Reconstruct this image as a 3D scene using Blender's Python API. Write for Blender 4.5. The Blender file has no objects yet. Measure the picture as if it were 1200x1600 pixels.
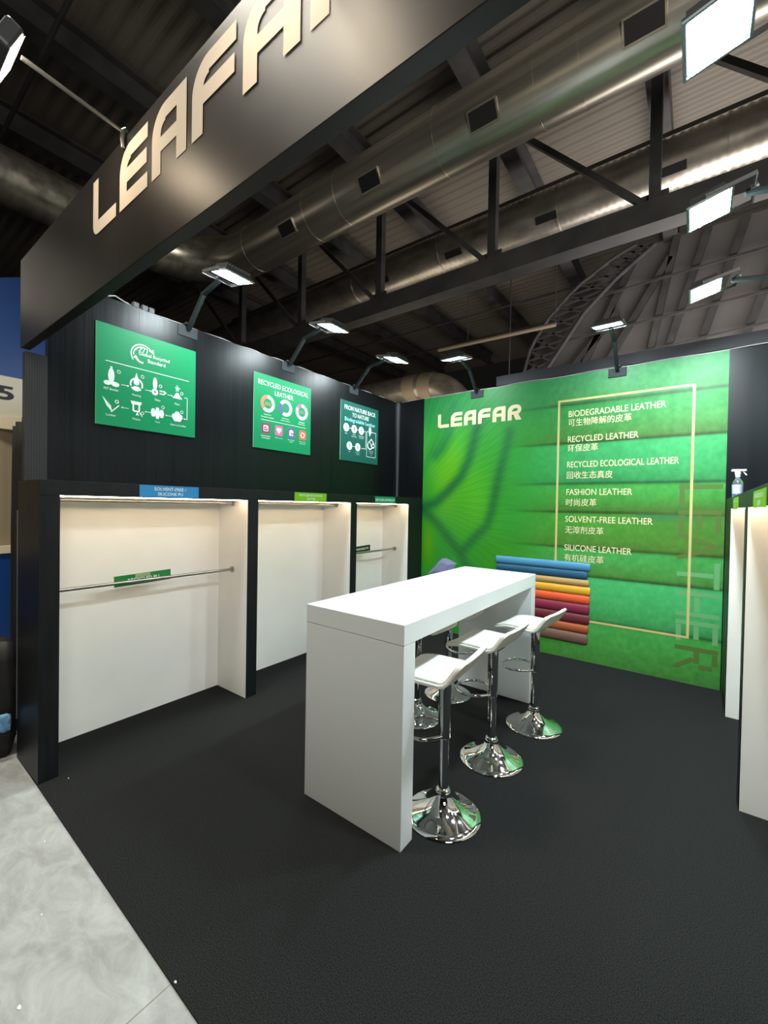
import bpy, bmesh, math, random
import numpy as np
from mathutils import Vector, Matrix

random.seed(7)
SC = bpy.context.scene
COL = SC.collection

# ------------------------------------------------------------------ camera
def make_camera():
    yaw, pitch, roll = math.radians(36.6127), math.radians(-0.8192), math.radians(1.0096)
    f = Vector((-math.sin(yaw) * math.cos(pitch), math.cos(yaw) * math.cos(pitch), math.sin(pitch)))
    r = Vector((math.cos(yaw), math.sin(yaw), 0)); u = r.cross(f)
    r2 = math.cos(roll) * r + math.sin(roll) * u
    u2 = -math.sin(roll) * r + math.cos(roll) * u
    cd = bpy.data.cameras.new('camera'); co = bpy.data.objects.new('camera', cd); COL.objects.link(co)
    M = Matrix((r2, u2, -f)).transposed().to_4x4()
    M.translation = Vector((3.0491, -0.7539, 1.6681))
    co.matrix_world = M
    cd.sensor_fit = 'VERTICAL'; cd.sensor_height = 36.0; cd.lens = 653.475 / 1600 * 36
    cd.clip_start = 0.02; cd.clip_end = 200
    SC.camera = co
make_camera()

# ------------------------------------------------------------------ world, lights, exposure
LAMP = 175.0            # radiance of the flood light glass, left wall
LAMP_BACK = 125.0
LAMP_RIGHT = 580.0
FASCIA_LAMP = 52.0
LED = 29.0
SC.view_settings.view_transform = 'Standard'
SC.view_settings.look = 'None'
SC.view_settings.gamma = 1.0
SC.view_settings.use_curve_mapping = False
SC.view_settings.exposure = 0.0
W = bpy.data.worlds.new('hall_air'); SC.world = W; W.use_nodes = True
W.node_tree.nodes['Background'].inputs[0].default_value = (0.80, 0.78, 0.72, 1)
W.node_tree.nodes['Background'].inputs[1].default_value = 0.006

def area(name, loc, target, size, power, color, size_y=None):
    l = bpy.data.lights.new(name, 'AREA'); l.energy = power; l.color = color
    l.shape = 'RECTANGLE'; l.size = size; l.size_y = size_y or size
    o = bpy.data.objects.new(name, l); COL.objects.link(o); o.location = loc
    o.rotation_euler = (Vector(target) - Vector(loc)).to_track_quat('-Z', 'Y').to_euler()
    return o
# hall lamps above the aisle, and fill lights added for roof, duct and next stand
area('hall_light_aisle', (0.1, -0.55, 6.2), (0.3, -0.6, 0), 1.0, 120, (1.0, 0.93, 0.80)).data.spread = math.radians(110)
area('added_fill', (3.5, 8.5, 3.4), (3.0, 9.0, 8), 4.0, 320, (1.0, 0.93, 0.86))
area('added_fill', (-2.6, 8.2, 3.4), (-2.2, 9.0, 8), 3.0, 45, (1.0, 0.88, 0.68))
area('added_fill', (6.0, -1.8, 4.0), (0.5, 3.6, 6.6), 2.5, 210, (1.0, 0.93, 0.82))
area('added_fill', (-4.5, -0.5, 4.6), (-3.5, 0.5, 2.0), 1.5, 9, (1.0, 0.90, 0.75))

# ------------------------------------------------------------------ materials
def lin(c):
    c = c / 255.0
    return c / 12.92 if c <= 0.04045 else ((c + 0.055) / 1.055) ** 2.4
def rgb(r, g, b): return (lin(r), lin(g), lin(b), 1)
MATS = {}
def mat(name, col=(128, 128, 128), rough=0.5, metal=0.0, spec=0.5, emit=None, estr=0.0, coat=0.0):
    if name in MATS: return MATS[name]
    m = bpy.data.materials.new(name); m.use_nodes = True
    b = m.node_tree.nodes['Principled BSDF']
    b.inputs['Base Color'].default_value = rgb(*col)
    b.inputs['Roughness'].default_value = rough
    b.inputs['Metallic'].default_value = metal
    b.inputs['Specular IOR Level'].default_value = spec
    b.inputs['Coat Weight'].default_value = coat
    if emit:
        b.inputs['Emission Color'].default_value = (*emit, 1)
        b.inputs['Emission Strength'].default_value = estr
    MATS[name] = m
    return m
def nodes(m): return m.node_tree.nodes, m.node_tree.links, m.node_tree.nodes['Principled BSDF']
def noise_color(m, c1, c2, scale=(5, 5, 5), detail=6, lo=0.35, hi=0.65, bump=0.0, bumpdist=0.01, coord='Object', rough=None):
    n, l, b = nodes(m)
    tc = n.new('ShaderNodeTexCoord'); mp = n.new('ShaderNodeMapping'); mp.inputs['Scale'].default_value = scale
    nz = n.new('ShaderNodeTexNoise'); nz.inputs['Scale'].default_value = 1.0; nz.inputs['Detail'].default_value = detail
    cr = n.new('ShaderNodeValToRGB')
    cr.color_ramp.elements[0].position = lo; cr.color_ramp.elements[0].color = rgb(*c1)
    cr.color_ramp.elements[1].position = hi; cr.color_ramp.elements[1].color = rgb(*c2)
    l.new(tc.outputs[coord], mp.inputs[0]); l.new(mp.outputs[0], nz.inputs['Vector'])
    l.new(nz.outputs['Fac'], cr.inputs[0]); l.new(cr.outputs[0], b.inputs['Base Color'])
    if bump:
        bp = n.new('ShaderNodeBump'); bp.inputs['Strength'].default_value = bump; bp.inputs['Distance'].default_value = bumpdist
        l.new(nz.outputs['Fac'], bp.inputs['Height']); l.new(bp.outputs[0], b.inputs['Normal'])
    if rough:
        mr = n.new('ShaderNodeMapRange'); mr.inputs['To Min'].default_value = rough[0]; mr.inputs['To Max'].default_value = rough[1]
        l.new(nz.outputs['Fac'], mr.inputs['Value']); l.new(mr.outputs[0], b.inputs['Roughness'])
    return nz, cr, b

M_black = mat('black_laminate', (27, 29, 32), 0.42, spec=.3); noise_color(M_black, (19, 21, 24), (25, 27, 30), (30, 30, 4), rough=(.38, .5))
M_wallblk = mat('black_ribbed_panel', (18, 21, 25), 0.46, spec=.32); noise_color(M_wallblk, (8, 11, 13), (15, 19, 23), (8, 55, 0.5), 5, .3, .7, bump=0.25, bumpdist=0.004, rough=(.30, .40))
M_fascia = mat('fascia_laminate', (34, 31, 29), 0.5, spec=.36); noise_color(M_fascia, (29, 27, 25), (35, 32, 30), (3, 3, 3), 8, rough=(.36, .44))
M_white = mat('white_laminate', (238, 237, 233), 0.38); noise_color(M_white, (236, 235, 231), (241, 240, 237), (2, 2, 2))
M_table = mat('white_gloss_laminate', (208, 214, 216), 0.42, spec=.3)
M_vinyl = mat('white_vinyl', (233, 231, 222), 0.42); noise_color(M_vinyl, (218, 217, 210), (224, 223, 217), (60, 60, 60), bump=0.08, bumpdist=0.002)
M_chrome = mat('chrome', (225, 227, 230), 0.05, 1.0)
M_steel = mat('brushed_steel', (170, 168, 164), 0.3, 1.0)
M_alu = mat('aluminium_profile', (150, 152, 156), 0.35, 0.8)
M_lampbody = mat('lamp_housing', (70, 74, 78), 0.45, 0.3)
M_lamprim = mat('lamp_rim', (185, 205, 210), 0.35, 0.4)
M_lampdark = mat('dark_arm_paint', (34, 40, 42), 0.4, 0.2)
M_silver = mat('bright_lamp_bracket', (215, 220, 225), 0.3, 0.9)
M_clampgrey = mat('clamp_plate_grey', (44, 48, 53), 0.6, spec=.3)
M_glass = mat('lamp_glass_lit', (255, 255, 255), 0.3, emit=(0.84, 0.97, 1.0), estr=LAMP)
M_glass_back = mat('lamp_glass_lit_back', (255, 255, 255), 0.3, emit=(0.84, 0.97, 1.0), estr=LAMP_BACK)
M_glass_right = mat('lamp_glass_lit_right', (255, 255, 255), 0.3, emit=(0.84, 0.97, 1.0), estr=LAMP_RIGHT)
M_glassw = mat('warm_lamp_glass_lit', (255, 255, 255), 0.3, emit=(1.0, 0.80, 0.56), estr=FASCIA_LAMP)
M_led = mat('led_strip_lit', (255, 240, 220), 0.4, emit=(1.0, 0.74, 0.46), estr=LED)
M_gold = mat('gold_print', (204, 186, 124), 0.45)
M_goldtext = mat('pale_gold_print', (226, 216, 172), 0.45)
M_logo = mat('cream_logo_print', (222, 204, 168), 0.45)
M_ftext = mat('fascia_logo_print', (208, 198, 182), 0.6, spec=.2)
M_ptext = mat('white_print', (236, 246, 240), 0.5)
M_cyan = mat('pale_cyan_print', (170, 235, 240), 0.5)
M_pgreen = mat('poster_green', (20, 143, 92), 0.45, spec=.3)
M_pteal = mat('poster_dark_teal', (30, 92, 84), 0.45, spec=.3)
M_pedge = mat('foam_board_edge', (150, 215, 185), 0.6)
M_pink = mat('print_pink', (225, 95, 150), 0.5)
M_magenta = mat('print_magenta', (150, 45, 95), 0.5)
M_violet = mat('print_violet', (105, 85, 165), 0.5)
M_orange = mat('print_orange', (238, 98, 70), 0.5)
M_salmon = mat('print_salmon', (240, 130, 105), 0.5)
M_blue = mat('sign_blue', (44, 142, 206), 0.4)
M_lime = mat('sign_lime', (126, 190, 22), 0.4)
M_teals = mat('sign_teal', (30, 140, 96), 0.4)
M_sgreen = mat('sign_green', (30, 125, 60), 0.4)
M_sblack = mat('sign_black', (25, 25, 27), 0.4)
M_tape = mat('tape', (150, 175, 130), 0.3)
M_cable = mat('grey_cable', (170, 172, 175), 0.5)
M_plug = mat('plug_grey', (75, 78, 82), 0.5)
M_dsteel = mat('dark_roof_steel', (62, 62, 64), 0.6); noise_color(M_dsteel, (54, 54, 56), (72, 71, 70), (3, 3, 3))
M_galv = mat('galvanised_duct', (190, 184, 172), 0.3, 0.85); noise_color(M_galv, (172, 166, 154), (214, 208, 196), (.35, 9, 9), 6, rough=(.22, .40))
M_galv2 = mat('spiral_duct', (180, 175, 164), 0.36, 0.8); noise_color(M_galv2, (164, 158, 148), (200, 194, 184), (3, 5, 5), 6)
M_vent = mat('vent_grille', (22, 22, 24), 0.6)
M_roof = mat('corrugated_roof_sheet', (116, 109, 101), 0.6); noise_color(M_roof, (110, 103, 95), (126, 119, 110), (.4, .4, .4))
M_endp = mat('grey_end_panel', (102, 100, 100), 0.6); noise_color(M_endp, (92, 90, 90), (112, 110, 110), (.5, .5, .5))
M_pipe = mat('brown_pipe', (140, 128, 110), 0.5)
M_nblue = mat('booth_blue', (14, 62, 128), 0.4)
M_nwhite = mat('booth_white', (205, 200, 185), 0.5)
M_ncream = mat('booth_cream', (226, 212, 184), 0.5)
M_ntan = mat('booth_tan_cloth', (150, 138, 112), 0.8)
M_drape = mat('black_drape', (20, 19, 18), 0.85); noise_color(M_drape, (14, 13, 13), (28, 27, 25), (14, 14, 2), bump=.4, bumpdist=.02)
M_bag = mat('black_bag', (22, 22, 23), 0.6)
M_lblue = mat('pale_blue_cloth', (120, 170, 215), 0.7)
M_ink = mat('black_ink', (18, 18, 22), 0.5)
M_paper = mat('paper_scrap', (240, 240, 235), 0.7)
M_trig = mat('white_plastic', (240, 242, 243), 0.35)
M_lab = mat('bottle_label', (205, 215, 240), 0.4)
M_labblue = mat('bottle_label_blue', (95, 115, 190), 0.4)
M_rail_in = mat('white_bracket', (205, 198, 186), 0.35, .3)

m = mat('bottle_plastic', (225, 232, 240), 0.08)
_n, _l, _b = nodes(m); _b.inputs['Transmission Weight'].default_value = 0.9; _b.inputs['IOR'].default_value = 1.35
M_bottle = m

# carpet: charcoal needle felt
M_carpet = mat('charcoal_carpet', (44, 44, 45), 0.97, spec=0.05)
nz, cr, b = noise_color(M_carpet, (17, 18, 18), (46, 47, 47), (240, 240, 240), 4, .34, .68, bump=0.15, bumpdist=0.002)
# concrete
M_conc = mat('concrete_floor', (160, 158, 150), 0.62)
nz, cr, b = noise_color(M_conc, (128, 130, 128), (164, 168, 167), (5.5, 9, 5), 14, .3, .68, bump=0.2, bumpdist=0.004)
nz.inputs['Roughness'].default_value = 0.68; nz.inputs['Distortion'].default_value = 0.6
n, l, _ = nodes(M_conc)
tc = n.new('ShaderNodeTexCoord'); sx = n.new('ShaderNodeSeparateXYZ'); l.new(tc.outputs['Object'], sx.inputs[0])
sb = n.new('ShaderNodeMath'); sb.operation = 'SUBTRACT'; sb.inputs[1].default_value = 1.625
ab = n.new('ShaderNodeMath'); ab.operation = 'ABSOLUTE'; lt = n.new('ShaderNodeMath'); lt.operation = 'LESS_THAN'; lt.inputs[1].default_value = 0.0022
l.new(sx.outputs[0], sb.inputs[0]); l.new(sb.outputs[0], ab.inputs[0]); l.new(ab.outputs[0], lt.inputs[0])
mx = n.new('ShaderNodeMixRGB'); mx.inputs[2].default_value = rgb(112, 110, 104)
l.new(lt.outputs[0], mx.inputs[0]); l.new(cr.outputs[0], mx.inputs[1]); l.new(mx.outputs[0], b.inputs['Base Color'])
# perforated profile
M_perf = mat('perforated_black_profile', (28, 29, 31), 0.5)
n, l, b = nodes(M_perf)
tc = n.new('ShaderNodeTexCoord'); vo = n.new('ShaderNodeTexVoronoi'); vo.inputs['Scale'].default_value = 75; vo.inputs['Randomness'].default_value = 0
cr = n.new('ShaderNodeValToRGB'); cr.color_ramp.elements[0].position = .3; cr.color_ramp.elements[0].color = rgb(10, 10, 11)
cr.color_ramp.elements[1].position = .38; cr.color_ramp.elements[1].color = rgb(44, 46, 49)
l.new(tc.outputs['Object'], vo.inputs['Vector']); l.new(vo.outputs['Distance'], cr.inputs[0]); l.new(cr.outputs[0], b.inputs['Base Color'])
# mural print (colour attribute plus fine grain of the print)
M_mural = mat('mural_print', (60, 160, 60), 0.48, spec=.35)
n, l, b = nodes(M_mural)
at = n.new('ShaderNodeAttribute'); at.attribute_name = 'print'
l.new(at.outputs['Color'], b.inputs['Base Color'])
# translucent ghost lettering
M_ghost = mat('ghost_letter_print', (86, 112, 52), 0.48, spec=.35) 
M_ghost2 = mat('pale_ghost_letter_print', (104, 168, 108), 0.48, spec=.35) 

# ------------------------------------------------------------------ mesh helpers
class MB:
    def __init__(s): s.v = []; s.f = []; s.k = 0
    def lift(s): s.k = (s.k + 1) % 24; return s.k * 3e-5
    def add(s, vs, fs):
        k = len(s.v); s.v += [tuple(p) for p in vs]; s.f += [tuple(i + k for i in q) for q in fs]; return s
    def box(s, x0, x1, y0, y1, z0, z1):
        vs = [(x, y, z) for x in (x0, x1) for y in (y0, y1) for z in (z0, z1)]
        return s.add(vs, [(0, 1, 3, 2), (4, 6, 7, 5), (0, 4, 5, 1), (2, 3, 7, 6), (0, 2, 6, 4), (1, 5, 7, 3)])
    def obox(s, c, ax, ay, az, hx, hy, hz):
        c = Vector(c); ax = Vector(ax).normalized(); ay = Vector(ay).normalized(); az = Vector(az).normalized()
        vs = [c + ax * hx * i + ay * hy * j + az * hz * k for i in (-1, 1) for j in (-1, 1) for k in (-1, 1)]
        return s.add(vs, [(0, 1, 3, 2), (4, 6, 7, 5), (0, 4, 5, 1), (2, 3, 7, 6), (0, 2, 6, 4), (1, 5, 7, 3)])
    def beam(s, a, b, w, h, up=(0, 0, 1)):
        a = Vector(a); b = Vector(b); d = (b - a); L = d.length; d.normalize()
        side = d.cross(Vector(up))
        if side.length < 1e-4: side = Vector((1, 0, 0))
        side.normalize(); u = side.cross(d)
        return s.obox((a + b) / 2, d, side, u, L / 2, w / 2, h / 2)
    def ibeam(s, a, b, w, h, t=0.02, up=(0, 0, 1)):
        a = Vector(a); b = Vector(b); d = (b - a).normalized(); side = d.cross(Vector(up)).normalized(); u = side.cross(d)
        for k in (-1, 1): s.beam(a + u * k * (h / 2 - t / 2), b + u * k * (h / 2 - t / 2), w, t, up)
        return s.beam(a, b, t, h - 2 * t, up)
    def tube(s, pts, r, seg=10, closed=False, caps=True, radii=None):
        P = [Vector(p) for p in pts]; n = len(P); rings = []
        prev = None
        for i in range(n):
            if closed: t = P[(i + 1) % n] - P[i - 1]
            else: t = P[min(i + 1, n - 1)] - P[max(i - 1, 0)]
            t.normalize()
            if prev is None:
                a = Vector((0, 0, 1)) if abs(t.z) < .9 else Vector((1, 0, 0))
                nrm = (a - t * a.dot(t)).normalized()
            else: nrm = (prev - t * prev.dot(t)).normalized()
            prev = nrm; bn = t.cross(nrm); rr = radii[i] if radii else r
            rings.append([P[i] + (nrm * math.cos(q) + bn * math.sin(q)) * rr for q in [2 * math.pi * k / seg for k in range(seg)]])
        vs = [p for R in rings for p in R]; fs = []
        m_ = n if closed else n - 1
        for i in range(m_):
            j = (i + 1) % n
            for k in range(seg):
                k2 = (k + 1) % seg; fs.append((i * seg + k, i * seg + k2, j * seg + k2, j * seg + k))
        if caps and not closed:
            fs.append(tuple(range(seg))[::-1]); fs.append(tuple((n - 1) * seg + k for k in range(seg)))
        return s.add(vs, fs)
    def lathe(s, prof, c=(0, 0, 0), seg=40, cap=True):
        vs = []; fs = []; n = len(prof)
        for r, z in prof:
            for k in range(seg):
                q = 2 * math.pi * k / seg; vs.append((c[0] + r * math.cos(q), c[1] + r * math.sin(q), c[2] + z))
        for i in range(n - 1):
            for k in range(seg):
                k2 = (k + 1) % seg; fs.append((i * seg + k, i * seg + k2, (i + 1) * seg + k2, (i + 1) * seg + k))
        if cap:
            fs.append(tuple(range(seg))[::-1]); fs.append(tuple((n - 1) * seg + k for k in range(seg)))
        return s.add(vs, fs)
    def build(s, name, m, parent=None, smooth=False, bevel=0.0, world=True, sharp=40):
        off = Vector((0, 0, 0)); p = parent
        if world:
            while p is not None: off += p.location; p = p.parent
        me = bpy.data.meshes.new(name)
        me.from_pydata([tuple(Vector(q) - off) for q in s.v], [], s.f); me.update()
        bm = bmesh.new(); bm.from_mesh(me); bmesh.ops.recalc_face_normals(bm, faces=bm.faces); bm.to_mesh(me); bm.free()
        if smooth:
            for q in me.polygons: q.use_smooth = True
            me.set_sharp_from_angle(angle=math.radians(sharp))
        me.materials.append(m)
        o = bpy.data.objects.new(name, me); COL.objects.link(o); o.parent = parent
        if bevel:
            bv = o.modifiers.new('bevel', 'BEVEL'); bv.width = bevel; bv.segments = 2; bv.limit_method = 'ANGLE'
        return o

def tag(o, label=None, cat=None, group=None, kind=None):
    if label: o['label'] = label
    if cat: o['category'] = cat
    if group: o['group'] = group
    if kind: o['kind'] = kind
    return o
def thing(name, label, cat, loc=(0, 0, 0), rz=0, group=None):
    o = bpy.data.objects.new(name, None); COL.objects.link(o); o.location = loc; o.rotation_euler = (0, 0, rz)
    o.empty_display_size = 0.1
    return tag(o, label, cat, group)
def structure(name, mb, m, label, cat, **k):
    return tag(mb.build(name, m, **k), label, cat, kind='structure')
def copy_tree(o, parent=None):
    c = o.copy(); COL.objects.link(c); c.parent = parent
    for ch in list(o.children): copy_tree(ch, c)
    return c

class Frame:                      # a flat face: u to the right, v up, n out of the face
    def __init__(s, o, U, V, N): s.o = Vector(o); s.U = Vector(U); s.V = Vector(V); s.N = Vector(N)
    def P(s, u, v, n=0.0): return s.o + s.U * u + s.V * v + s.N * n
def poly(mb, fr, pts, n):
    n += mb.lift(); mb.add([fr.P(u, v, n) for u, v in pts], [tuple(range(len(pts)))])
def rect(mb, fr, u0, u1, v0, v1, n): poly(mb, fr, [(u0, v0), (u1, v0), (u1, v1), (u0, v1)], n)
def disc(mb, fr, u, v, ru, rv, n, seg=20): poly(mb, fr, [(u + ru * math.cos(2 * math.pi * k / seg), v + rv * math.sin(2 * math.pi * k / seg)) for k in range(seg)], n)
def arc(mb, fr, u, v, r0, r1, a0, a1, n, seg=24):
    vs = []; fs = []; n += mb.lift()
    for k in range(seg + 1):
        q = math.radians(a0 + (a1 - a0) * k / seg)
        for r in (r0, r1): vs.append(fr.P(u + r * math.cos(q), v + r * math.sin(q), n))
    for k in range(seg): fs.append((2 * k, 2 * k + 1, 2 * k + 3, 2 * k + 2))
    mb.add(vs, fs)
def line(mb, fr, pts, w, n):
    for (a, b_), (c, d) in zip(pts[:-1], pts[1:]):
        L = math.hypot(c - a, d - b_) or 1e-6; pu, pv = -(d - b_) / L * w / 2, (c - a) / L * w / 2
        poly(mb, fr, [(a - pu, b_ - pv), (c - pu, d - pv), (c + pu, d + pv), (a + pu, b_ + pv)], n)
def arrow(mb, fr, u0, v0, u1, v1, w, n):
    line(mb, fr, [(u0, v0), (u1, v1)], w, n)
    L = math.hypot(u1 - u0, v1 - v0); du, dv = (u1 - u0) / L, (v1 - v0) / L; h = w * 2.6
    poly(mb, fr, [(u1 + du * h, v1 + dv * h), (u1 - dv * h * .8, v1 + du * h * .8), (u1 + dv * h * .8, v1 - du * h * .8)], n)

def text2d(body, weight=0.0, res=4):
    c = bpy.data.curves.new('tmp_text', 'FONT'); c.body = body; c.resolution_u = res; c.offset = weight
    o = bpy.data.objects.new('tmp_text', c); COL.objects.link(o)
    bpy.context.view_layer.update()
    me = bpy.data.meshes.new_from_object(o.evaluated_get(bpy.context.evaluated_depsgraph_get()))
    vs = np.array([v.co[:2] for v in me.vertices]); fs = [tuple(p.vertices) for p in me.polygons]
    bpy.data.objects.remove(o); bpy.data.curves.remove(c); bpy.data.meshes.remove(me)
    return vs, fs
def text(mb, fr, body, u0, u1, v0, v1, n, weight=0.0, res=4):
    vs, fs = text2d(body, weight, res)
    a = vs.min(0); b_ = vs.max(0)
    mb.add([fr.P(u0 + (x - a[0]) / (b_[0] - a[0]) * (u1 - u0), v0 + (y - a[1]) / (b_[1] - a[1]) * (v1 - v0), n) for x, y in vs], fs)
def ctext(mb, fr, body, uc, v0, v1, n, maxw=None, weight=0.0, res=3):   # centred, natural width from cap height
    vs, fs = text2d(body, weight, res); a = vs.min(0); b_ = vs.max(0)
    w = (b_[0] - a[0]) / (b_[1] - a[1]) * (v1 - v0)
    if maxw: w = min(w, maxw)
    mb.add([fr.P(uc - w / 2 + (x - a[0]) / (b_[0] - a[0]) * w, v0 + (y - a[1]) / (b_[1] - a[1]) * (v1 - v0), n) for x, y in vs], fs)

# the stand's logo letters: unit boxes drawn with straight strokes and one rounded corner
def glyph(mb, fr, ch, u0, v0, w, h, n, t=None):
    t = t or h * 0.275; th = h * 0.235
    def R(a, b_, c, d): rect(mb, fr, u0 + a, u0 + b_, v0 + c, v0 + d, n)
    def corner(cx, cy, r, a0):      # quarter ring of stroke t, centre given
        arc(mb, fr, u0 + cx, v0 + cy, max(r - t, 0.0005), r, a0, a0 + 90, n, 10)
    r = t * 1.5
    if ch == 'L':
        R(0, t * .88, r * .5, h); R(r * .5, w, 0, th)
        arc(mb, fr, u0 + r * .5, v0 + r * .5, 0.0003, r * .5, 180, 270, n, 8); R(r * .5, t * .88, th, r * .5 + .0)
        if th < r * .5: R(r * .5, t * .88, th * .9, r * .5)
    elif ch in 'EFAR':
        corner(r, h - r, r, 90)
        if ch in 'EF':
            R(0, t, 0, h - r); R(r, w, h - th, h); R(t, w * .97, h * .39, h * .39 + th)
            if ch == 'E': R(t, w, 0, th)
        if ch == 'A':
            R(0, t, 0, h - r); R(r, w, h - th, h); R(w - t, w, 0, h - th); R(t, w - t, h * .33, h * .33 + th * .9)
        if ch == 'R':
            R(0, t, 0, h - r); R(r, w - r * .6, h - th, h); R(t, w - r * .6, h * .36, h * .36 + th * .9)
            rr = (h - h * .36) / 2
            arc(mb, fr, u0 + w - rr, v0 + h * .36 + rr, rr - th, rr, -90, 90, n, 12)
            R(w - r * .6 - .001, w - rr + .001, h - th, h) if w - rr > w - r * .6 else None
            poly(mb, fr, [(u0 + w * .42, v0 + h * .38), (u0 + w * .42 + t * 1.2, v0 + h * .38), (u0 + w * 1.02, v0), (u0 + w * 1.02 - t * 1.35, v0)], n)
def logo(mb, fr, u0, pitch, v0, w, h, n, s='LEAFAR'):
    for i, ch in enumerate(s): glyph(mb, fr, ch, u0 + pitch * i, v0, w, h, n)

# ------------------------------------------------------------------ dimensions found from the photograph
YB = 4.246; HW = 3.165; XW = -0.442; HC = 1.788; ZO = 1.697; XR = 3.28; XRW = 3.722

# ------------------------------------------------------------------ setting
structure('floor', MB().box(-22, 20, -14, 24, -0.106, -0.006), M_conc, 'pale grey scuffed concrete hall floor beside the dark carpet', 'floor')
CP = [(-.442, .002), (0, -.003), (1.81, -.034), (4.2, -.06), (4.2, YB + .004), (-.442, YB + .004)]
structure('floor_carpet', MB().add([(x, y, z) for z in (-.006, 0) for x, y in CP], [(5, 4, 3, 2, 1, 0), (6, 7, 8, 9, 10, 11)] + [(k, (k + 1) % 6, 6 + (k + 1) % 6, 6 + k) for k in range(6)]), M_carpet, 'charcoal carpet covering the stand floor', 'carpet')
structure('wall_left', MB().box(XW - .058, XW, 0.15, YB + .06, 0, HW), M_wallblk, 'black ribbed stand wall on the left carrying three posters', 'wall')
structure('wall_back', MB().box(XW, 4.2, YB + .006, YB + .06, 0, HW), M_wallblk, 'black stand wall at the back behind the green mural', 'wall')
structure('wall_right', MB().box(XRW, XRW + .058, 0.15, YB + .006, 0, HW), M_wallblk, 'black stand wall behind the right hand cabinets', 'wall')
structure('trim_1', MB().box(XW, XW + .022, YB - .016, YB + .006, 1.79, HW), M_alu, 'thin silver strip in the rear left corner of the black walls', 'corner strip')
structure('trim_2', MB().box(XW - .058, XW, 0.032, 0.15, 0, 2.628), M_perf, 'black perforated profile at the near end of the left wall', 'wall profile')
structure('trim_3', MB().box(XRW, XRW + .058, 0.032, 0.15, 0, 2.628), M_perf, 'black perforated profile at the near end of the right wall', 'wall profile')
# corrugated hall roof
def roof():
    mb = MB(); p = 0.21; y = -9.0; prof = []
    while y < 17:
        for k in range(6): prof.append((y + p * k / 6, 8.08 - .022 * math.cos(2 * math.pi * k / 6)))
        y += p
    n_ = len(prof); vs = [(x, q, z) for x in (-18, 12) for q, z in prof]
    return mb.add(vs, [(i, i + 1, n_ + i + 1, n_ + i) for i in range(n_ - 1)])
structure('ceiling', roof(), M_roof, 'corrugated metal hall roof high above the stand', 'roof')

# ------------------------------------------------------------------ table
t = thing('bar_table', 'long white bar height table with solid slab ends on the carpet', 'table', (1.6125, 1.9325, 0))
MB().box(1.2763, 1.9494, .906, 2.959, .9975, 1.10).build('table_top', M_table, t, bevel=.003)
MB().box(1.2775, 1.9482, .907, 1.010, 0, .9965).build('end_panel', M_table, t, bevel=.002)
MB().box(1.2775, 1.9482, 2.855, 2.958, 0, .9965).build('end_panel', M_table, t, bevel=.002)

# ------------------------------------------------------------------ bar stools
def seat_shell(L, W_, th, dz, s0=None, s1=None):
    N = 44; NB = 16; ds = L / N; xs = []; x = z = 0.0; S = [-L / 2 + ds * i for i in range(N + 1)]
    def ang(s):
        if s < -.10: return math.radians(16) * min(1, (-.10 - s) / .10)
        if s > .055:  return math.radians(56) * min(1, (s - .055) / .075) ** .9
        return 0.0
    P = [(0, 0)]
    for i in range(N):
        a = ang((S[i] + S[i + 1]) / 2); x += math.cos(a) * ds; z += math.sin(a) * ds; P.append((x, z, a))
    ic = min(range(N + 1), key=lambda i: abs(S[i])); cx, cz = P[ic][0], P[ic][1]
    ms = s0 if s0 is not None else -L / 2; me_ = s1 if s1 is not None else L / 2
    r = .042; top = []; bot = []
    idx = [i for i in range(N + 1) if ms - 1e-6 <= S[i] <= me_ + 1e-6]
    half = (me_ - ms) / 2; mid = (me_ + ms) / 2
    for i in idx:
        a = ang(S[i]); px, pz = P[i][0] - cx, P[i][1] - cz; e = max(0, abs(S[i] - mid) - (half - r))
        hw = W_ / 2 - r + math.sqrt(max(r * r - e * e, 0.0))
        nx, nz_ = -math.sin(a), math.cos(a)
        for k in range(NB + 1):
            b_ = -1 + 2 * k / NB; y = b_ * hw; dish = -.006 * (1 - b_ * b_)
            top.append((px + nx * (dz + dish), y, pz + nz_ * (dz + dish)))
            bot.append((px + nx * (dz + dish - th), y, pz + nz_ * (dz + dish - th)))
    n_ = len(idx); w = NB + 1; T = len(top); fs = []
    for i in range(n_ - 1):
        for k in range(NB):
            q = (i * w + k, i * w + k + 1, (i + 1) * w + k + 1, (i + 1) * w + k); fs.append(q); fs.append(tuple(T + j for j in q[::-1]))
        for k in (0, NB):
            fs.append((i * w + k, (i + 1) * w + k, T + (i + 1) * w + k, T + i * w + k))
    for i in (0, n_ - 1):
        for k in range(NB): fs.append((i * w + k, i * w + k + 1, T + i * w + k + 1, T + i * w + k))
    return MB().add(top + bot, fs)
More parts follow.
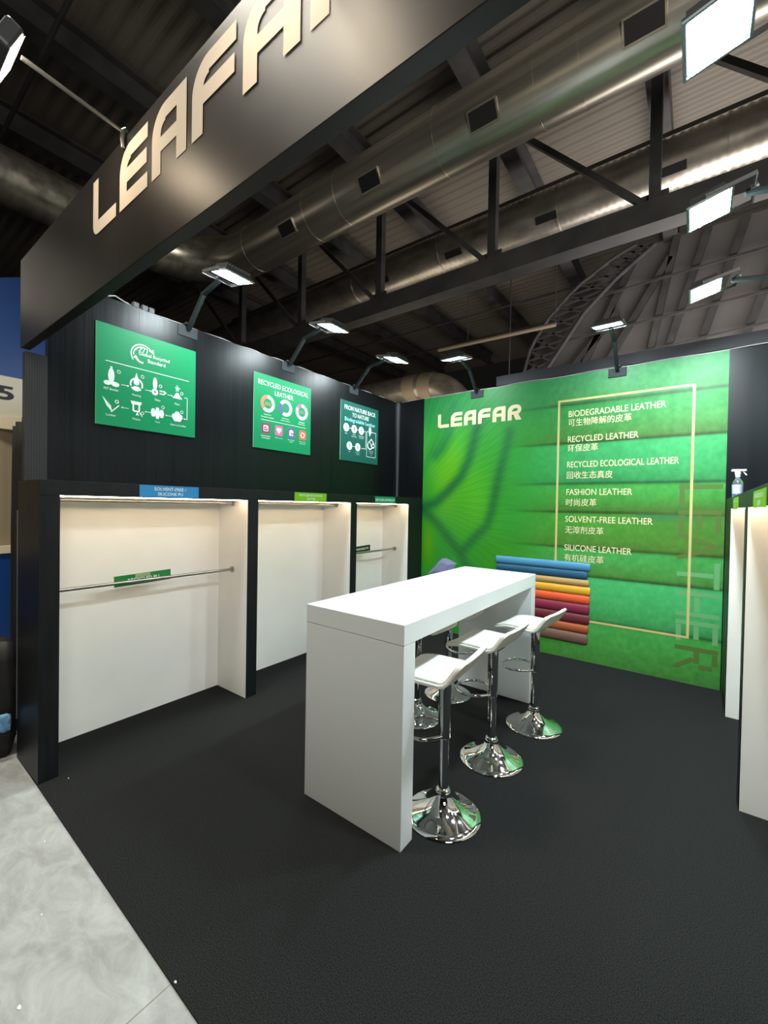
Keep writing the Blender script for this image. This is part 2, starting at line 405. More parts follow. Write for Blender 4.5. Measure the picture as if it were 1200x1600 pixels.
def make_stool():
    s = thing('bar_stool', 'x', 'stool', (0, 0, 0))
    prof = [(.203, .0), (.205, .006), (.200, .013), (.175, .021), (.140, .033), (.105, .049), (.078, .068), (.058, .088), (.046, .105), (.041, .118), (.041, .128)]
    MB().lathe(prof, seg=56).build('base', M_chrome, s, smooth=True)
    MB().lathe([(.036, .126), (.037, .130), (.037, .142), (.030, .148)], seg=32).build('collar', M_chrome, s, smooth=True)
    MB().lathe([(.0265, .146), (.0265, .46)], seg=32).build('lower_post', M_chrome, s, smooth=True)
    MB().lathe([(.030, .42), (.034, .425), (.034, .735), (.028, .740)], seg=32).build('gas_lift_sleeve', M_chrome, s, smooth=True)
    pts = [(.0, .034), (-.04, .085), (-.08, .118), (-.13, .132), (-.18, .122), (-.222, .088), (-.243, .045), (-.248, 0)]
    pts = pts + [(x, -y) for x, y in pts[-2::-1]]
    sm = []
    for (a, b_), (c, d) in zip(pts[:-1], pts[1:]): sm += [(a, b_, .435), ((a + c) / 2, (b_ + d) / 2, .435)]
    sm.append((*pts[-1], .435))
    MB().tube(sm, .0095, 10).build('footrest', M_chrome, s, smooth=True)
    MB().box(-.075, .055, -.06, .06, .738, .760).build('seat_plate', M_chrome, s, bevel=.002)
    MB().tube([(0.01, .05, .745), (0.01, .12, .742), (0.01, .15, .735)], .004, 8).build('lever', M_chrome, s, smooth=True)
    sh = seat_shell(.50, .40, .018, .016); sh.v = [(x - .012, y, z + .766) for x, y, z in sh.v]
    sh.build('seat_shell', M_vinyl, s, smooth=True, bevel=.004, sharp=50)
    cu = seat_shell(.50, .368, .012, .0265, -.236, .238); cu.v = [(x - .012, y, z + .766) for x, y, z in cu.v]
    cu.build('cushion', M_vinyl, s, smooth=True, bevel=.004, sharp=50)
    return s
stool = make_stool()
SPOT = [((1.985, 1.262), 4, 'white chrome bar stool nearest the camera, half behind the near table end'),
        ((1.996, 1.908), -3, 'white chrome bar stool in the middle of the right side of the table'),
        ((2.088, 2.519), -6, 'white chrome bar stool at the far right end of the table by the mural'),
        ((1.309, 2.590), 182, 'bar stool beyond the table, its footrest and base seen under the top'),
        ((1.306, 2.070), 178, 'bar stool of which only part of the chrome base shows beside the near table end')]
for i, (p, a, lab) in enumerate(SPOT):
    o = stool if i == 0 else copy_tree(stool)
    o.location = (p[0], p[1], 0); o.rotation_euler = (0, 0, math.radians(a)); tag(o, lab, group='bar stools around the white table')

# ------------------------------------------------------------------ cabinets with rails
def cabinet(label, y0, y1, oy0, oy1, side, group, rails, loc_x):
    """side=+1: left row, opens towards +X from x=0; side=-1: right row, opens towards -X from x=XR"""
    X = (lambda d: -d) if side > 0 else (lambda d: XR + d)
    def bx(d0, d1, a, b_, c, e): return MB().box(min(X(d0), X(d1)), max(X(d0), X(d1)), a, b_, c, e)
    r = thing('display_cabinet', label, 'cabinet', (X(.22), (y0 + y1) / 2, 0), group=group)
    bx(0, .025, y0, y1, ZO, HC).build('header', M_black, r, bevel=.0015)
    bx(.025, .44, y0, y1, HC - .02, HC).build('roof_board', M_black, r)
    for a_, b_ in ((y0, oy0 - .0005), (oy1 + .0005, y1)):
        pf = [(0, 0), (.44, 0), (.44, HC - .0205), (.0255, HC - .0205), (.0255, ZO - .0005), (0, ZO - .0005)]
        MB().add([(X(d), y, z) for y in (a_, b_) for d, z in pf], [tuple(range(6)), tuple(range(11, 5, -1))] + [(k, (k + 1) % 6, 6 + (k + 1) % 6, 6 + k) for k in range(6)]).build('side_post', M_black, r)
    bx(.012, .428, oy0 - .0004, oy0 + .0014, .001, ZO).build('inner_side_panel', M_white, r)
    bx(.005, .428, oy1 - .0014, oy1 + .0004, .001, ZO).build('inner_side_panel', M_white, r)
    bx(.4285, .4395, oy0 + .0005, oy1 - .0005, .001, ZO).build('back_panel', M_white, r)
    bx(.027, .428, oy0 + .0015, oy1 - .0015, ZO + .004, ZO + .016).build('inner_ceiling', M_white, r)
    bx(.032, .046, oy0 + .01, oy1 - .01, ZO - .006, ZO + .004).build('led_strip', M_led, r)
    for zr in rails:
        x = X(.215)
        ra = MB().tube([(x, oy0 + .002, zr), (x, oy1 - .002, zr)], .0125, 16).build('clothes_rail', M_steel, r, smooth=True)
        for yy, d in ((oy0, 1), (oy1, -1)):
            MB().tube([(x, yy, zr), (x, yy + d * .012, zr)], .026, 20).build('rail_bracket', M_steel, ra, smooth=True)
    return r
GL = 'black display cabinets along the left wall'
c1 = cabinet('black display cabinet with white interior under the blue sign, nearest the concrete', .0, 1.4645, .0996, 1.4124, 1, GL, (1.671, 1.088), 0)
c2 = cabinet('middle black display cabinet with white interior under the lime green sign', 1.4645, 2.79, 1.5169, 2.7397, 1, GL, (1.671,), 0)
c3 = cabinet('black display cabinet with white interior under the teal sign beside the mural', 2.79, 4.240, 2.8403, 3.8977, 1, GL, (1.675, 1.093), 0)
GR = 'black display cabinets along the right wall'
d1 = cabinet('far cabinet on the right with the spray bottle standing on top', 2.3565, 4.240, 2.41, 3.643, -1, GR, (1.671,), 0)
d2 = cabinet('white lined cabinet cut by the right edge of the photo, nearer than the bottle', .98, 2.3565, 1.05, 2.305, -1, GR, (1.671,), 0)
MB().box(-.452, -.4405, -.003, .008, 0.25, 1.60).build('edge_strip', M_alu, c1)

# header signs
def sign(name, label, fr, w, h, m, lines, th=.004, group=None, mt=None, cap=None, loc=None):
    r = thing(name, label, 'sign', fr.P(w / 2, 0, 0), group=group)
    mb = MB(); A = [fr.P(u, v, n) for n in (0.0005, th) for u, v in ((0, 0), (w, 0), (w, h), (0, h))]
    mb.add(A, [(0, 3, 2, 1), (4, 5, 6, 7), (0, 1, 5, 4), (1, 2, 6, 5), (2, 3, 7, 6), (3, 0, 4, 7)]).build('board', m, r)
    for body, v0, v1, mw in lines:
        t_ = MB(); ctext(t_, fr, body, w / 2, v0, v1, th + .0006, mw, weight=.012); t_.build('lettering', mt or M_ptext, r)
    return r
FL = lambda y, z, x=0.0: Frame((x, y, z), (0, 1, 0), (0, 0, 1), (1, 0, 0))
FR = lambda y, z, x=XR: Frame((x, y, z), (0, -1, 0), (0, 0, 1), (-1, 0, 0))
GS = 'category signs on the cabinet headers'
sign('header_sign', 'blue header sign reading SOLVENT-FREE / SILICONE PU', FL(.543, 1.702), .423, .083, M_blue, [('SOLVENT-FREE /', .047, .070, .26), ('SILICONE PU', .012, .035, .21)], group=GS)
sign('header_sign', 'lime green header sign reading RECYCLED ECOLOGICAL LEATHER on the left row', FL(1.923, 1.701), .425, .084, M_lime, [('RECYCLED ECOLOGICAL', .048, .068, .37), ('LEATHER', .014, .034, .17)], group=GS)
sign('header_sign', 'teal header sign above the left row bay next to the mural', FL(3.164, 1.703), .415, .079, M_teals, [('RECYCLED LEATHER & PU', .026, .052, .385)], group=GS)
sign('header_sign', 'narrow looking lime sign under the spray bottle on the right row', FR(3.29, 1.688), .42, .084, M_lime, [('RECYCLED ECOLOGICAL', .048, .068, .37), ('LEATHER', .014, .034, .17)], group=GS)
sign('header_sign', 'lime sign on the right row cut by the right edge of the photo', FR(1.955, 1.69), .45, .08, M_lime, [('RECYCLED ECOLOGICAL', .046, .066, .37), ('LEATHER', .012, .032, .17)], group=GS)
# signs hanging on the rails
fr = Frame((-.2345, .481, 1.056), (0, .9994, .034), (0, -.034, .9994), (1, 0, 0))
s = sign('rail_sign', 'dark green sign reading RECYCLED PU taped to the lower rail of the nearest cabinet', fr, .397, .078, M_sgreen, [('RECYCLED PU', .022, .050, .22)], th=.0045)
mb = MB(); rect(mb, fr, .14, .245, .052, .080, .0056); mb.build('tape', M_tape, s)
fr = Frame((-.2345, 3.06, 1.095), (0, .9994, .034), (0, -.034, .9994), (1, 0, 0))
sign('rail_sign', 'black sign reading WASHABLE PU on the rail of the cabinet beside the mural', fr, .32, .072, M_sblack, [('WASHABLE PU', .022, .050, .26)], th=.0045)

# ------------------------------------------------------------------ posters
def board(fr, w, h, m, r, th=.010):
    mb = MB(); A = [fr.P(u, v, n) for n in (0.0005, th) for u, v in ((0, 0), (w, 0), (w, h), (0, h))]
    mb.add(A, [(0, 3, 2, 1), (0, 1, 5, 4), (1, 2, 6, 5), (2, 3, 7, 6), (3, 0, 4, 7)]).build('foam_board', M_pedge, r)
    mb = MB(); rect(mb, fr, 0, w, 0, h, th + .0002); mb.build('print', m, r)
N1 = .0112
def lett(fr, r, rows, m=M_ptext, name='lettering'):
    for body, uc, v0, v1, mw in rows:
        mb = MB(); ctext(mb, fr, body, uc, v0, v1, N1, mw, weight=.004); mb.build(name, m, r)
# poster one
w, h = .747, .740; fr = FL(.4255, 2.228, XW)
p = thing('poster', 'largest looking green poster, Global Recycled Standard flow chart, nearest the camera', 'poster', fr.P(w / 2, 0, 0), group='posters on the black left wall')
board(fr, w, h, M_pgreen, p)
mb = MB(); ec, ev = .315, .578; arc(mb, fr, ec, ev, .078, .086, 40, 215, N1); arc(mb, fr, ec, ev, .062, .067, 55, 190, N1)
arc(mb, fr, ec, ev, .050, .062, 215, 275, N1); poly(mb, fr, [(ec - .068, ev - .030), (ec - .028, ev - .038), (ec - .05, ev - .008)], N1); poly(mb, fr, [(ec + .085, ev + .03), (ec + .045, ev + .052), (ec + .082, ev + .066)], N1)
for k in range(4): line(mb, fr, [(ec - .055 + .028 * k, ev + .024), (ec - .035 + .024 * k, ev + .050), (ec - .01 + .014 * k, ev + .060)], .005, N1)
mb.build('recycling_emblem', M_ptext, p)
lett(fr, p, [('Global Recycled', .405, .570, .604, .25), ('Standard', .422, .534, .562, .14)])
mb = MB(); line(mb, fr, [(.061, .470), (.688, .470)], .0045, N1); mb.build('rule', M_ptext, p)
fr = Frame(fr.P(-.012, -.012), fr.U * .965, fr.V, fr.N)
cu = [.115, .295, .46, .625]
def pic(f, name='pictogram'):
    mb = MB(); f(mb); mb.build(name, M_ptext, p)
def bottles(mb):
    u, v = .115, .335; disc(mb, fr, u, v + .045, .022, .055, N1); rect(mb, fr, u - .007, u + .007, v + .09, v + .112, N1)
    disc(mb, fr, u - .026, v - .012, .026, .017, N1); disc(mb, fr, u + .028, v - .014, .028, .018, N1); disc(mb, fr, u, v - .002, .018, .02, N1)
    arc(mb, fr, u + .052, v + .085, .009, .013, 0, 360, N1)
def wash(mb):
    u, v = .295, .335; poly(mb, fr, [(u, v + .11), (u + .022, v + .04), (u + .018, v + .022), (u, v + .014), (u - .018, v + .022), (u - .022, v + .04)], N1)
    arc(mb, fr, u, v + .02, .038, .050, 100, 200, N1); arc(mb, fr, u, v + .02, .038, .050, 215, 320, N1); arc(mb, fr, u, v + .02, .038, .050, -25, 75, N1)
    disc(mb, fr, u, v - .005, .026, .012, N1); arc(mb, fr, u + .045, v + .09, .009, .013, 0, 360, N1)
def flake(mb):
    u, v = .46, .335; disc(mb, fr, u - .022, v + .060, .017, .05, N1); arc(mb, fr, u - .022, v - .005, .008, .026, 0, 360, N1)
    for k in range(6): disc(mb, fr, u + .02 + .014 * (k % 3), v - .01 + .022 * (k // 3), .006, .008, N1, 6)
    poly(mb, fr, [(u + .052, v + .02), (u + .075, v + .004), (u + .052, v - .012)], N1); arc(mb, fr, u + .022, v + .05, .009, .013, 0, 360, N1)
def fibre(mb):
    u, v = .625, .335; poly(mb, fr, [(u - .042, v - .02), (u + .042, v - .02), (u + .008, v + .028), (u - .008, v + .028)], N1)
    for k in range(14): disc(mb, fr, u + .024 * math.sin(k * 2.4) * (k / 14), v + .062 + .026 * math.cos(k * 2.4) * (k / 14), .005, .005, N1, 6)
    arc(mb, fr, u + .038, v + .03, .009, .013, 0, 360, N1)
def cotton(mb):
    u, v = .625, .165
    for a_, b_ in ((-.024, 0), (.024, 0), (0, .02), (-.012, -.016), (.014, -.016)): disc(mb, fr, u + a_, v + b_, .023, .024, N1)
    arc(mb, fr, u + .04, v + .045, .009, .013, 0, 360, N1)
def yarn(mb):
    u, v = .46, .165
    for a_, hh in ((-.034, .032), (0, .045), (.034, .032)): disc(mb, fr, u + a_, v, .019, hh, N1); rect(mb, fr, u + a_ - .012, u + a_ + .012, v - hh, v + hh, N1)
    arc(mb, fr, u + .044, v + .055, .009, .013, 0, 360, N1)
def loom(mb):
    u, v = .295, .165; poly(mb, fr, [(u - .042, v + .06), (u + .042, v + .06), (u + .034, v + .035), (u - .034, v + .035)], N1)
    line(mb, fr, [(u - .022, v + .035), (u - .022, v - .015), (u + .022, v - .015), (u + .022, v + .035)], .012, N1)
    poly(mb, fr, [(u - .004, v - .045), (u + .022, v - .045), (u + .008, v - .018)], N1); line(mb, fr, [(u + .025, v - .02), (u + .046, v - .05)], .007, N1); arc(mb, fr, u + .048, v - .022, .008, .012, 0, 360, N1)
def cloth(mb):
    u, v = .115, .165
    for k in range(5): line(mb, fr, [(u - .058 + .006 * k, v + .05 - .013 * k), (u + .0 + .002 * k, v - .012 - .009 * k)], .0045, N1)
    line(mb, fr, [(u + .0, v - .052), (u + .056, v + .005)], .008, N1); arc(mb, fr, u + .04, v + .03, .008, .014, 0, 360, N1)
for f in (bottles, wash, flake, fibre, cloth, loom, yarn, cotton): pic(f)
for a_, b_ in ((.185, .23), (.36, .40), (.54, .575)): mb = MB(); arrow(mb, fr, a_, .33, b_, .33, .004, N1); mb.build('arrow', M_ptext, p)
for a_, b_ in ((.24, .195), (.41, .37), (.575, .535)): mb = MB(); arrow(mb, fr, a_, .16, b_, .16, .004, N1); mb.build('arrow', M_ptext, p)
mb = MB(); line(mb, fr, [(.685, .335), (.712, .335), (.712, .155)], .005, N1); arrow(mb, fr, .712, .157, .69, .157, .004, N1); mb.build('arrow', M_ptext, p)
lett(fr, p, [('PET Bottles', .115, .272, .288, .10), ('Washing', .295, .262, .280, .075), ('Flake', .46, .262, .278, .05), ('Fiber', .625, .262, .278, .045),
             ('Leather', .115, .082, .098, .07), ('Weave', .295, .082, .098, .06), ('Yarn', .46, .088, .102, .04), ('Similar to Co-Fiber', .635, .088, .102, .135)], name='caption')
# poster two
w, h = .753, .741; fr = FL(1.7685, 2.224, XW)
p = thing('poster', 'middle green poster headed RECYCLED ECOLOGICAL LEATHER with three ring charts', 'poster', fr.P(w / 2, 0, 0), group='posters on the black left wall')
board(fr, w, h, M_pgreen, p)
lett(fr, p, [('RECYCLED ECOLOGICAL', .378, .632, .680, .665), ('LEATHER', .375, .556, .602, .245)], name='title_lettering')
for i, (uc, a0, a1, mm, t_, l1, l2) in enumerate(((.165, 90, 230, M_salmon, '30%', 'Recycled Pre-', 'Consumer Leather'), (.395, 150, 240, M_violet, '20%', 'Recycled Post-', 'Consumer Polymer'), (.62, 92, 150, M_pink, '15%', 'Biobased', 'Recycled Fibers'))):
    mb = MB(); arc(mb, fr, uc, .455, .052, .086, 0, 360, N1, 40); q = mb.build('ring_chart', M_ptext, p)
    mb = MB(); arc(mb, fr, uc, .455, .051, .087, a0, a1, N1 + .0005); mb.build('chart_slice', mm, q)
    mb = MB(); ctext(mb, fr, t_, uc, .438, .470, N1, .07); mb.build('percentage', mm, q)
    lett(fr, p, [(l1, uc, .335, .350, .13), (l2, uc, .312, .327, .16)], name='caption')
mb = MB(); line(mb, fr, [(.085, .288), (.68, .288)], .004, N1); mb.build('rule', M_ptext, p)
for i, (uc, mm, l1, l2) in enumerate(((.145, M_magenta, 'Reduced waste', 'from all leathers'), (.31, M_pink, 'Quality assurance', ''), (.475, M_violet, 'Environmentally', 'friendly'), (.635, M_orange, 'Meets recycling', 'requirements'))):
    mb = MB(); a_ = .050; c_ = .012; rect(mb, fr, uc - a_, uc + a_, .205 - a_ + c_, .205 + a_ - c_, N1); rect(mb, fr, uc - a_ + c_, uc + a_ - c_, .205 - a_, .205 + a_, N1)
    for su in (-1, 1):
        for sv in (-1, 1): disc(mb, fr, uc + su * (a_ - c_), .205 + sv * (a_ - c_), c_, c_, N1, 12)
    q = mb.build('icon_tile', mm, p); mb = MB(); e = N1 + .0006
    if i == 0:
        line(mb, fr, [(uc - .026, .180), (uc + .026, .180), (uc + .026, .232), (uc - .026, .232), (uc - .026, .177)], .007, e); line(mb, fr, [(uc - .012, .21), (uc, .198), (uc + .022, .222)], .008, e); rect(mb, fr, uc - .026, uc + .026, .222, .230, e)
    elif i == 1:
        poly(mb, fr, [(uc, .172), (uc + .033, .213), (uc + .026, .232), (uc + .008, .234), (uc, .226), (uc - .008, .234), (uc - .026, .232), (uc - .033, .213)], e)
    elif i == 2:
        arc(mb, fr, uc, .208, .0005, .030, 0, 180, e); poly(mb, fr, [(uc - .03, .176), (uc + .002, .176), (uc - .004, .204), (uc - .026, .204)], e); poly(mb, fr, [(uc + .004, .205), (uc + .03, .176), (uc + .01, .176)], e)
    else:
        arc(mb, fr, uc, .205, .020, .030, 20, 160, e); arc(mb, fr, uc, .205, .020, .030, 200, 340, e); poly(mb, fr, [(uc + .014, .214), (uc + .038, .214), (uc + .026, .196)], e); poly(mb, fr, [(uc - .014, .196), (uc - .038, .196), (uc - .026, .214)], e)
    mb.build('symbol', M_ptext, q)
    lett(fr, p, [(l1, uc, .122, .135, .115)] + ([(l2, uc, .102, .115, .10)] if l2 else []), name='caption')
# poster three
w, h = .746, .738; fr = FL(3.017, 2.224, XW)
p = thing('poster', 'dark teal poster headed FROM NATURE BACK TO NATURE', 'poster', fr.P(w / 2, 0, 0), group='posters on the black left wall')
board(fr, w, h, M_pteal, p)
lett(fr, p, [('FROM NATURE BACK', .375, .632, .686, .62), ('TO NATURE', .375, .558, .610, .33)], name='title_lettering')
lett(fr, p, [('Biodegradable Leather', .375, .478, .540, .63)], M_cyan, 'title_lettering')
for uc, vc in ((.10, .410), (.25, .410), (.39, .410), (.165, .190), (.325, .190)):
    mb = MB(); disc(mb, fr, uc, vc, .052, .052, N1, 28); q = mb.build('round_icon', M_ptext, p)
    mb = MB(); poly(mb, fr, [(uc, vc + .034), (uc + .014, vc + .006), (uc + .004, vc - .03), (uc - .012, vc - .004)], N1 + .0006); mb.build('leaf_symbol', mat('print_grey', (150, 160, 165), .5) if uc != .25 else M_magenta, q)
mb = MB(); line(mb, fr, [(.152, .41), (.20, .41)], .006, N1); line(mb, fr, [(.302, .41), (.34, .41)], .006, N1)
line(mb, fr, [(.442, .41), (.485, .41), (.485, .185), (.40, .185)], .006, N1); line(mb, fr, [(.222, .19), (.27, .19)], .006, N1)
line(mb, fr, [(.535, .42), (.505, .42), (.505, .09), (.695, .09), (.695, .42), (.60, .42)], .007, N1); mb.build('flow_lines', M_ptext, p)
mb = MB(); disc(mb, fr, .57, .435, .028, .052, N1); poly(mb, fr, [(.555, .40), (.585, .40), (.56, .355)], N1); mb.build('leaf_icon', M_ptext, p)
mb = MB(); arc(mb, fr, .575, .245, .042, .058, 160, 330, N1); arc(mb, fr, .64, .245, .020, .034, 0, 360, N1)
line(mb, fr, [(.535, .27), (.60, .33), (.66, .275)], .014, N1); line(mb, fr, [(.575, .29), (.615, .215)], .011, N1); mb.build('cycle_icon', M_ptext, p)
lett(fr, p, [('Plant', .10, .330, .345, .06), ('Vegetable', .25, .330, .345, .10), ('based resin', .25, .308, .323, .12), ('Natural fibre', .395, .330, .345, .12), ('base cloth', .395, .308, .323, .11),
             ('Soil', .165, .112, .126, .05), ('Decomposition', .325, .112, .126, .15), ('in compost', .325, .090, .104, .11), ('Biodegradable', .60, .160, .174, .14), ('leather goods', .60, .138, .152, .12), ('cycle', .60, .116, .130, .06)], name='caption')

# ------------------------------------------------------------------ mural
frM = Frame((0, YB, 0), (1, 0, 0), (0, 0, 1), (0, -1, 0))
mu = thing('mural_panel', 'large green leaf and leather mural with LEAFAR logo on the back wall', 'mural', (1.637, YB, 0))
def mural_mesh():
    x0, x1, z0, z1 = -.0, 3.274, .004, HW - .002
    nx, nz_ = 328, 316
    xs = np.linspace(x0, x1, nx + 1); zs = np.linspace(z0, z1, nz_ + 1)
    X, Z = np.meshgrid(xs, zs)
    def sm(a, b_, t_): q = np.clip((t_ - a) / (b_ - a), 0, 1); return q * q * (3 - 2 * q)
    def noise(fx, fz, seed):
        rs = np.random.RandomState(seed); out = np.zeros_like(X)
        for k in range(7):
            a_, b_, ph = rs.uniform(.5, 1.5) * fx, rs.uniform(.5, 1.5) * fz, rs.uniform(0, 6.28); sg = rs.choice([-1, 1])
            out += np.sin(X * a_ + sg * Z * b_ + ph)
        return out / 7
    def grain(sx, sz, seed):
        rs = np.random.RandomState(seed); g = rs.rand(int(3.2 / sz) + 3, int(3.3 / sx) + 3)
        u = (X - x0) / sx; v = (Z - z0) / sz; i = u.astype(int); j = v.astype(int); fu = u - i; fv = v - j
        return (g[j, i] * (1 - fu) + g[j, i + 1] * fu) * (1 - fv) + (g[j + 1, i] * (1 - fu) + g[j + 1, i + 1] * fu) * fv - .5
    C = lambda *c: np.array(c, float)
    def mix(A, B, w): return A * (1 - w[..., None]) + B * w[..., None]
    # leaf on the left
    leaf = np.ones(X.shape + (3,)) * C(46, 165, 52)
    leaf = mix(leaf, C(116, 200, 20), np.exp(-((X - .42) ** 2 / .10 + (Z - 2.1) ** 2 / .28)) * .95)
    leaf = mix(leaf, C(84, 186, 24), np.exp(-((X - .80) ** 2 / .10 + (Z - 1.75) ** 2 / .30)) * .8)
    leaf = mix(leaf, C(34, 140, 70), sm(2.55, 3.0, Z) * .8)
    leaf = mix(leaf, C(58, 158, 30), sm(1.5, 1.1, Z) * sm(.5, 1.1, X) * .9)
    leaf = mix(leaf, C(96, 180, 8), np.exp(-((X - .09) ** 2 / .012 + (Z - 1.15) ** 2 / .10)))
    def curve(pts):
        d = np.full(X.shape, 9.0)
        for (a_, b_), (c, e) in zip(pts[:-1], pts[1:]):
            vx, vz = c - a_, e - b_; tt = np.clip(((X - a_) * vx + (Z - b_) * vz) / (vx * vx + vz * vz), 0, 1)
            d = np.minimum(d, np.hypot(X - a_ - tt * vx, Z - b_ - tt * vz))
        return d
    D1 = curve([(.82, 2.85), (.80, 2.72), (.75, 2.52), (.69, 2.29), (.58, 2.07), (.39, 1.88), (.2, 1.72), (0, 1.66)])
    D2 = curve([(1.22, 2.6), (1.19, 2.44), (1.12, 2.17), (1.06, 1.9), (1.01, 1.62), (.95, 1.44), (.79, 1.28), (.62, 1.1)])
    D3 = curve([(.46, 3.0), (.43, 2.88), (.38, 2.63), (.28, 2.46), (.19, 2.38)])
    D4 = curve([(0, 1.64), (.21, 1.47), (.41, 1.26), (.55, 1.12), (.74, .82)])
    D5 = curve([(-.02, 2.1), (.06, 2.3), (.2, 2.6), (.34, 2.9)])
    dk = C(24, 112, 60)
    leaf = mix(leaf, dk, np.exp(-(D1 / .075) ** 2) * .85); leaf = mix(leaf, dk, np.exp(-(D2 / .065) ** 2) * .75)
    leaf = mix(leaf, C(22, 120, 70), np.exp(-(D3 / .09) ** 2) * .7); leaf = mix(leaf, C(30, 115, 55), np.exp(-(D4 / .07) ** 2) * .8)
    leaf = mix(leaf, C(36, 140, 60), np.exp(-(D5 / .06) ** 2) * .5)
    # fine ribs fanning off the midrib that starts at the left edge
    ang = np.arctan2(Z - 1.62, X + .25); rad = np.hypot(Z - 1.62, X + .25)
    ribs = np.sin(ang * 170 + 5 * np.sin(rad * 3) + noise(6, 6, 3) * 4) * .5 + np.sin(ang * 83 + rad * 9 + noise(5, 5, 4) * 5) * .5
    wl = sm(1.55, 1.0, X)
    leaf += (ribs * 6.5 * wl + noise(9, 4, 5) * 6)[..., None] * C(.9, 1.0, .7)
    # giant rolls of leather on the right
    edges = [3.17, 2.83, 2.40, 1.945, 1.63, 1.235, .93, .445, 0]
    tops = [C(72, 160, 100), C(62, 160, 84), C(68, 182, 106), C(72, 176, 74), C(78, 166, 54), C(78, 184, 90), C(82, 206, 122), C(80, 184, 84)]
    bots = [C(84, 164, 92), C(86, 138, 56), C(60, 162, 88), C(82, 136, 46), C(96, 146, 54), C(92, 156, 68), C(72, 170, 92), C(76, 144, 62)]
    roll = np.zeros(X.shape + (3,))
    for a_, b_, ct, cb in zip(edges[:-1], edges[1:], tops, bots):
        msk = ((Z <= a_) & (Z > b_)); tt = np.clip((a_ - Z) / (a_ - b_), 0, 1)
        col = ct * (1 - tt[..., None] ** 1.6) + cb * tt[..., None] ** 1.6
        roll = np.where(msk[..., None], col, roll)
        if a_ < 3: roll *= (1 - .30 * np.exp(-((Z - a_ - .008) / .018) ** 2) - .08 * np.exp(-((Z - a_) / .09) ** 2) * (Z > a_))[..., None]
    fine = grain(.021, .028, 8) + grain(.05, .05, 9)
    roll += (fine * 14)[..., None] * C(.9, 1, .8)
    roll = mix(roll, C(92, 122, 52), (np.exp(-((Z - 1.5) / .22) ** 2) * .35 + np.exp(-((Z - 1.66) / .05) ** 2) * .35) * sm(2.2, 3.0, X))
    roll = mix(roll, C(60, 130, 110), np.exp(-((Z - 1.60) / .035) ** 2) * sm(2.4, 2.7, X) * sm(3.3, 2.9, X) * .5)
    w_ = sm(1.05, 2.0, X)
    out = np.clip(leaf * (1 - w_[..., None]) + roll * w_[..., None], 4, 250) / 255.0
    linear = np.where(out <= .04045, out / 12.92, ((out + .055) / 1.055) ** 2.4) * 0.72
    vs = np.stack([X.ravel(), np.full(X.size, 0.0), Z.ravel()], 1)
    i = (np.arange(nz_)[:, None] * (nx + 1) + np.arange(nx)[None, :]).ravel()
    fs = np.stack([i, i + 1, i + nx + 2, i + nx + 1], 1)
    me = bpy.data.meshes.new('printed_backdrop')
    me.from_pydata([(x - 1.637, 0.0, z) for x, _, z in vs.tolist()], [], fs.tolist()); me.update()
    ca = me.attributes.new('print', 'FLOAT_COLOR', 'POINT')
    rgba = np.concatenate([linear.reshape(-1, 3), np.ones((X.size, 1))], 1).astype(np.float32)
    ca.data.foreach_set('color', rgba.ravel())
    me.materials.append(M_mural)
    o = bpy.data.objects.new('printed_backdrop', me); COL.objects.link(o); o.parent = mu
    return o
mural_mesh()
MB().box(0, 3.274, YB + .0006, YB + .0055, .002, HW).build('backing_board', mat('mural_edge', (150, 190, 140), .5), mu)
MP = .0012
mb = MB(); logo(mb, frM, .222, .1935, 2.735, .166, .185, MP); mb.build('logo_lettering', M_logo, mu)
mb = MB()
for a_ in ((1.775, 3.03, 2.875, 2.897), (1.775, 3.03, .437, .459), (1.775, 1.797, .459, 2.875), (3.008, 3.03, .459, 2.875)): rect(mb, frM, *a_, MP)
mb.build('gold_frame', M_gold, mu)
ROWS = [('BIODEGRADABLE LEATHER', 1.890, 2.798, 2.733), ('可生物降解的皮革', 1.888, 2.503, 2.636), ('RECYCLED LEATHER', 1.888, 2.569, 2.450), ('环保皮革', 1.888, 2.195, 2.350),
        ('RECYCLED ECOLOGICAL LEATHER', 1.886, 2.914, 2.168), ('回收生态真皮', 1.886, 2.342, 2.050), ('FASHION LEATHER', 1.885, 2.526, 1.862), ('时尚皮革', 1.883, 2.194, 1.747),
        ('SOLVENT-FREE LEATHER', 1.880, 2.711, 1.560), ('无溶剂皮革', 1.880, 2.269, 1.440), ('SILICONE LEATHER', 1.878, 2.534, 1.240), ('有机硅皮革', 1.877, 2.278, 1.128)]
for i, (b_, u0, u1, vc) in enumerate(ROWS):
    hh = .034 if i % 2 == 0 else .041
    mb = MB(); text(mb, frM, b_, u0, u1, vc - hh, vc + hh, MP, weight=.008 if i % 2 == 0 else .004, res=5); mb.build('lettering', M_goldtext, mu)
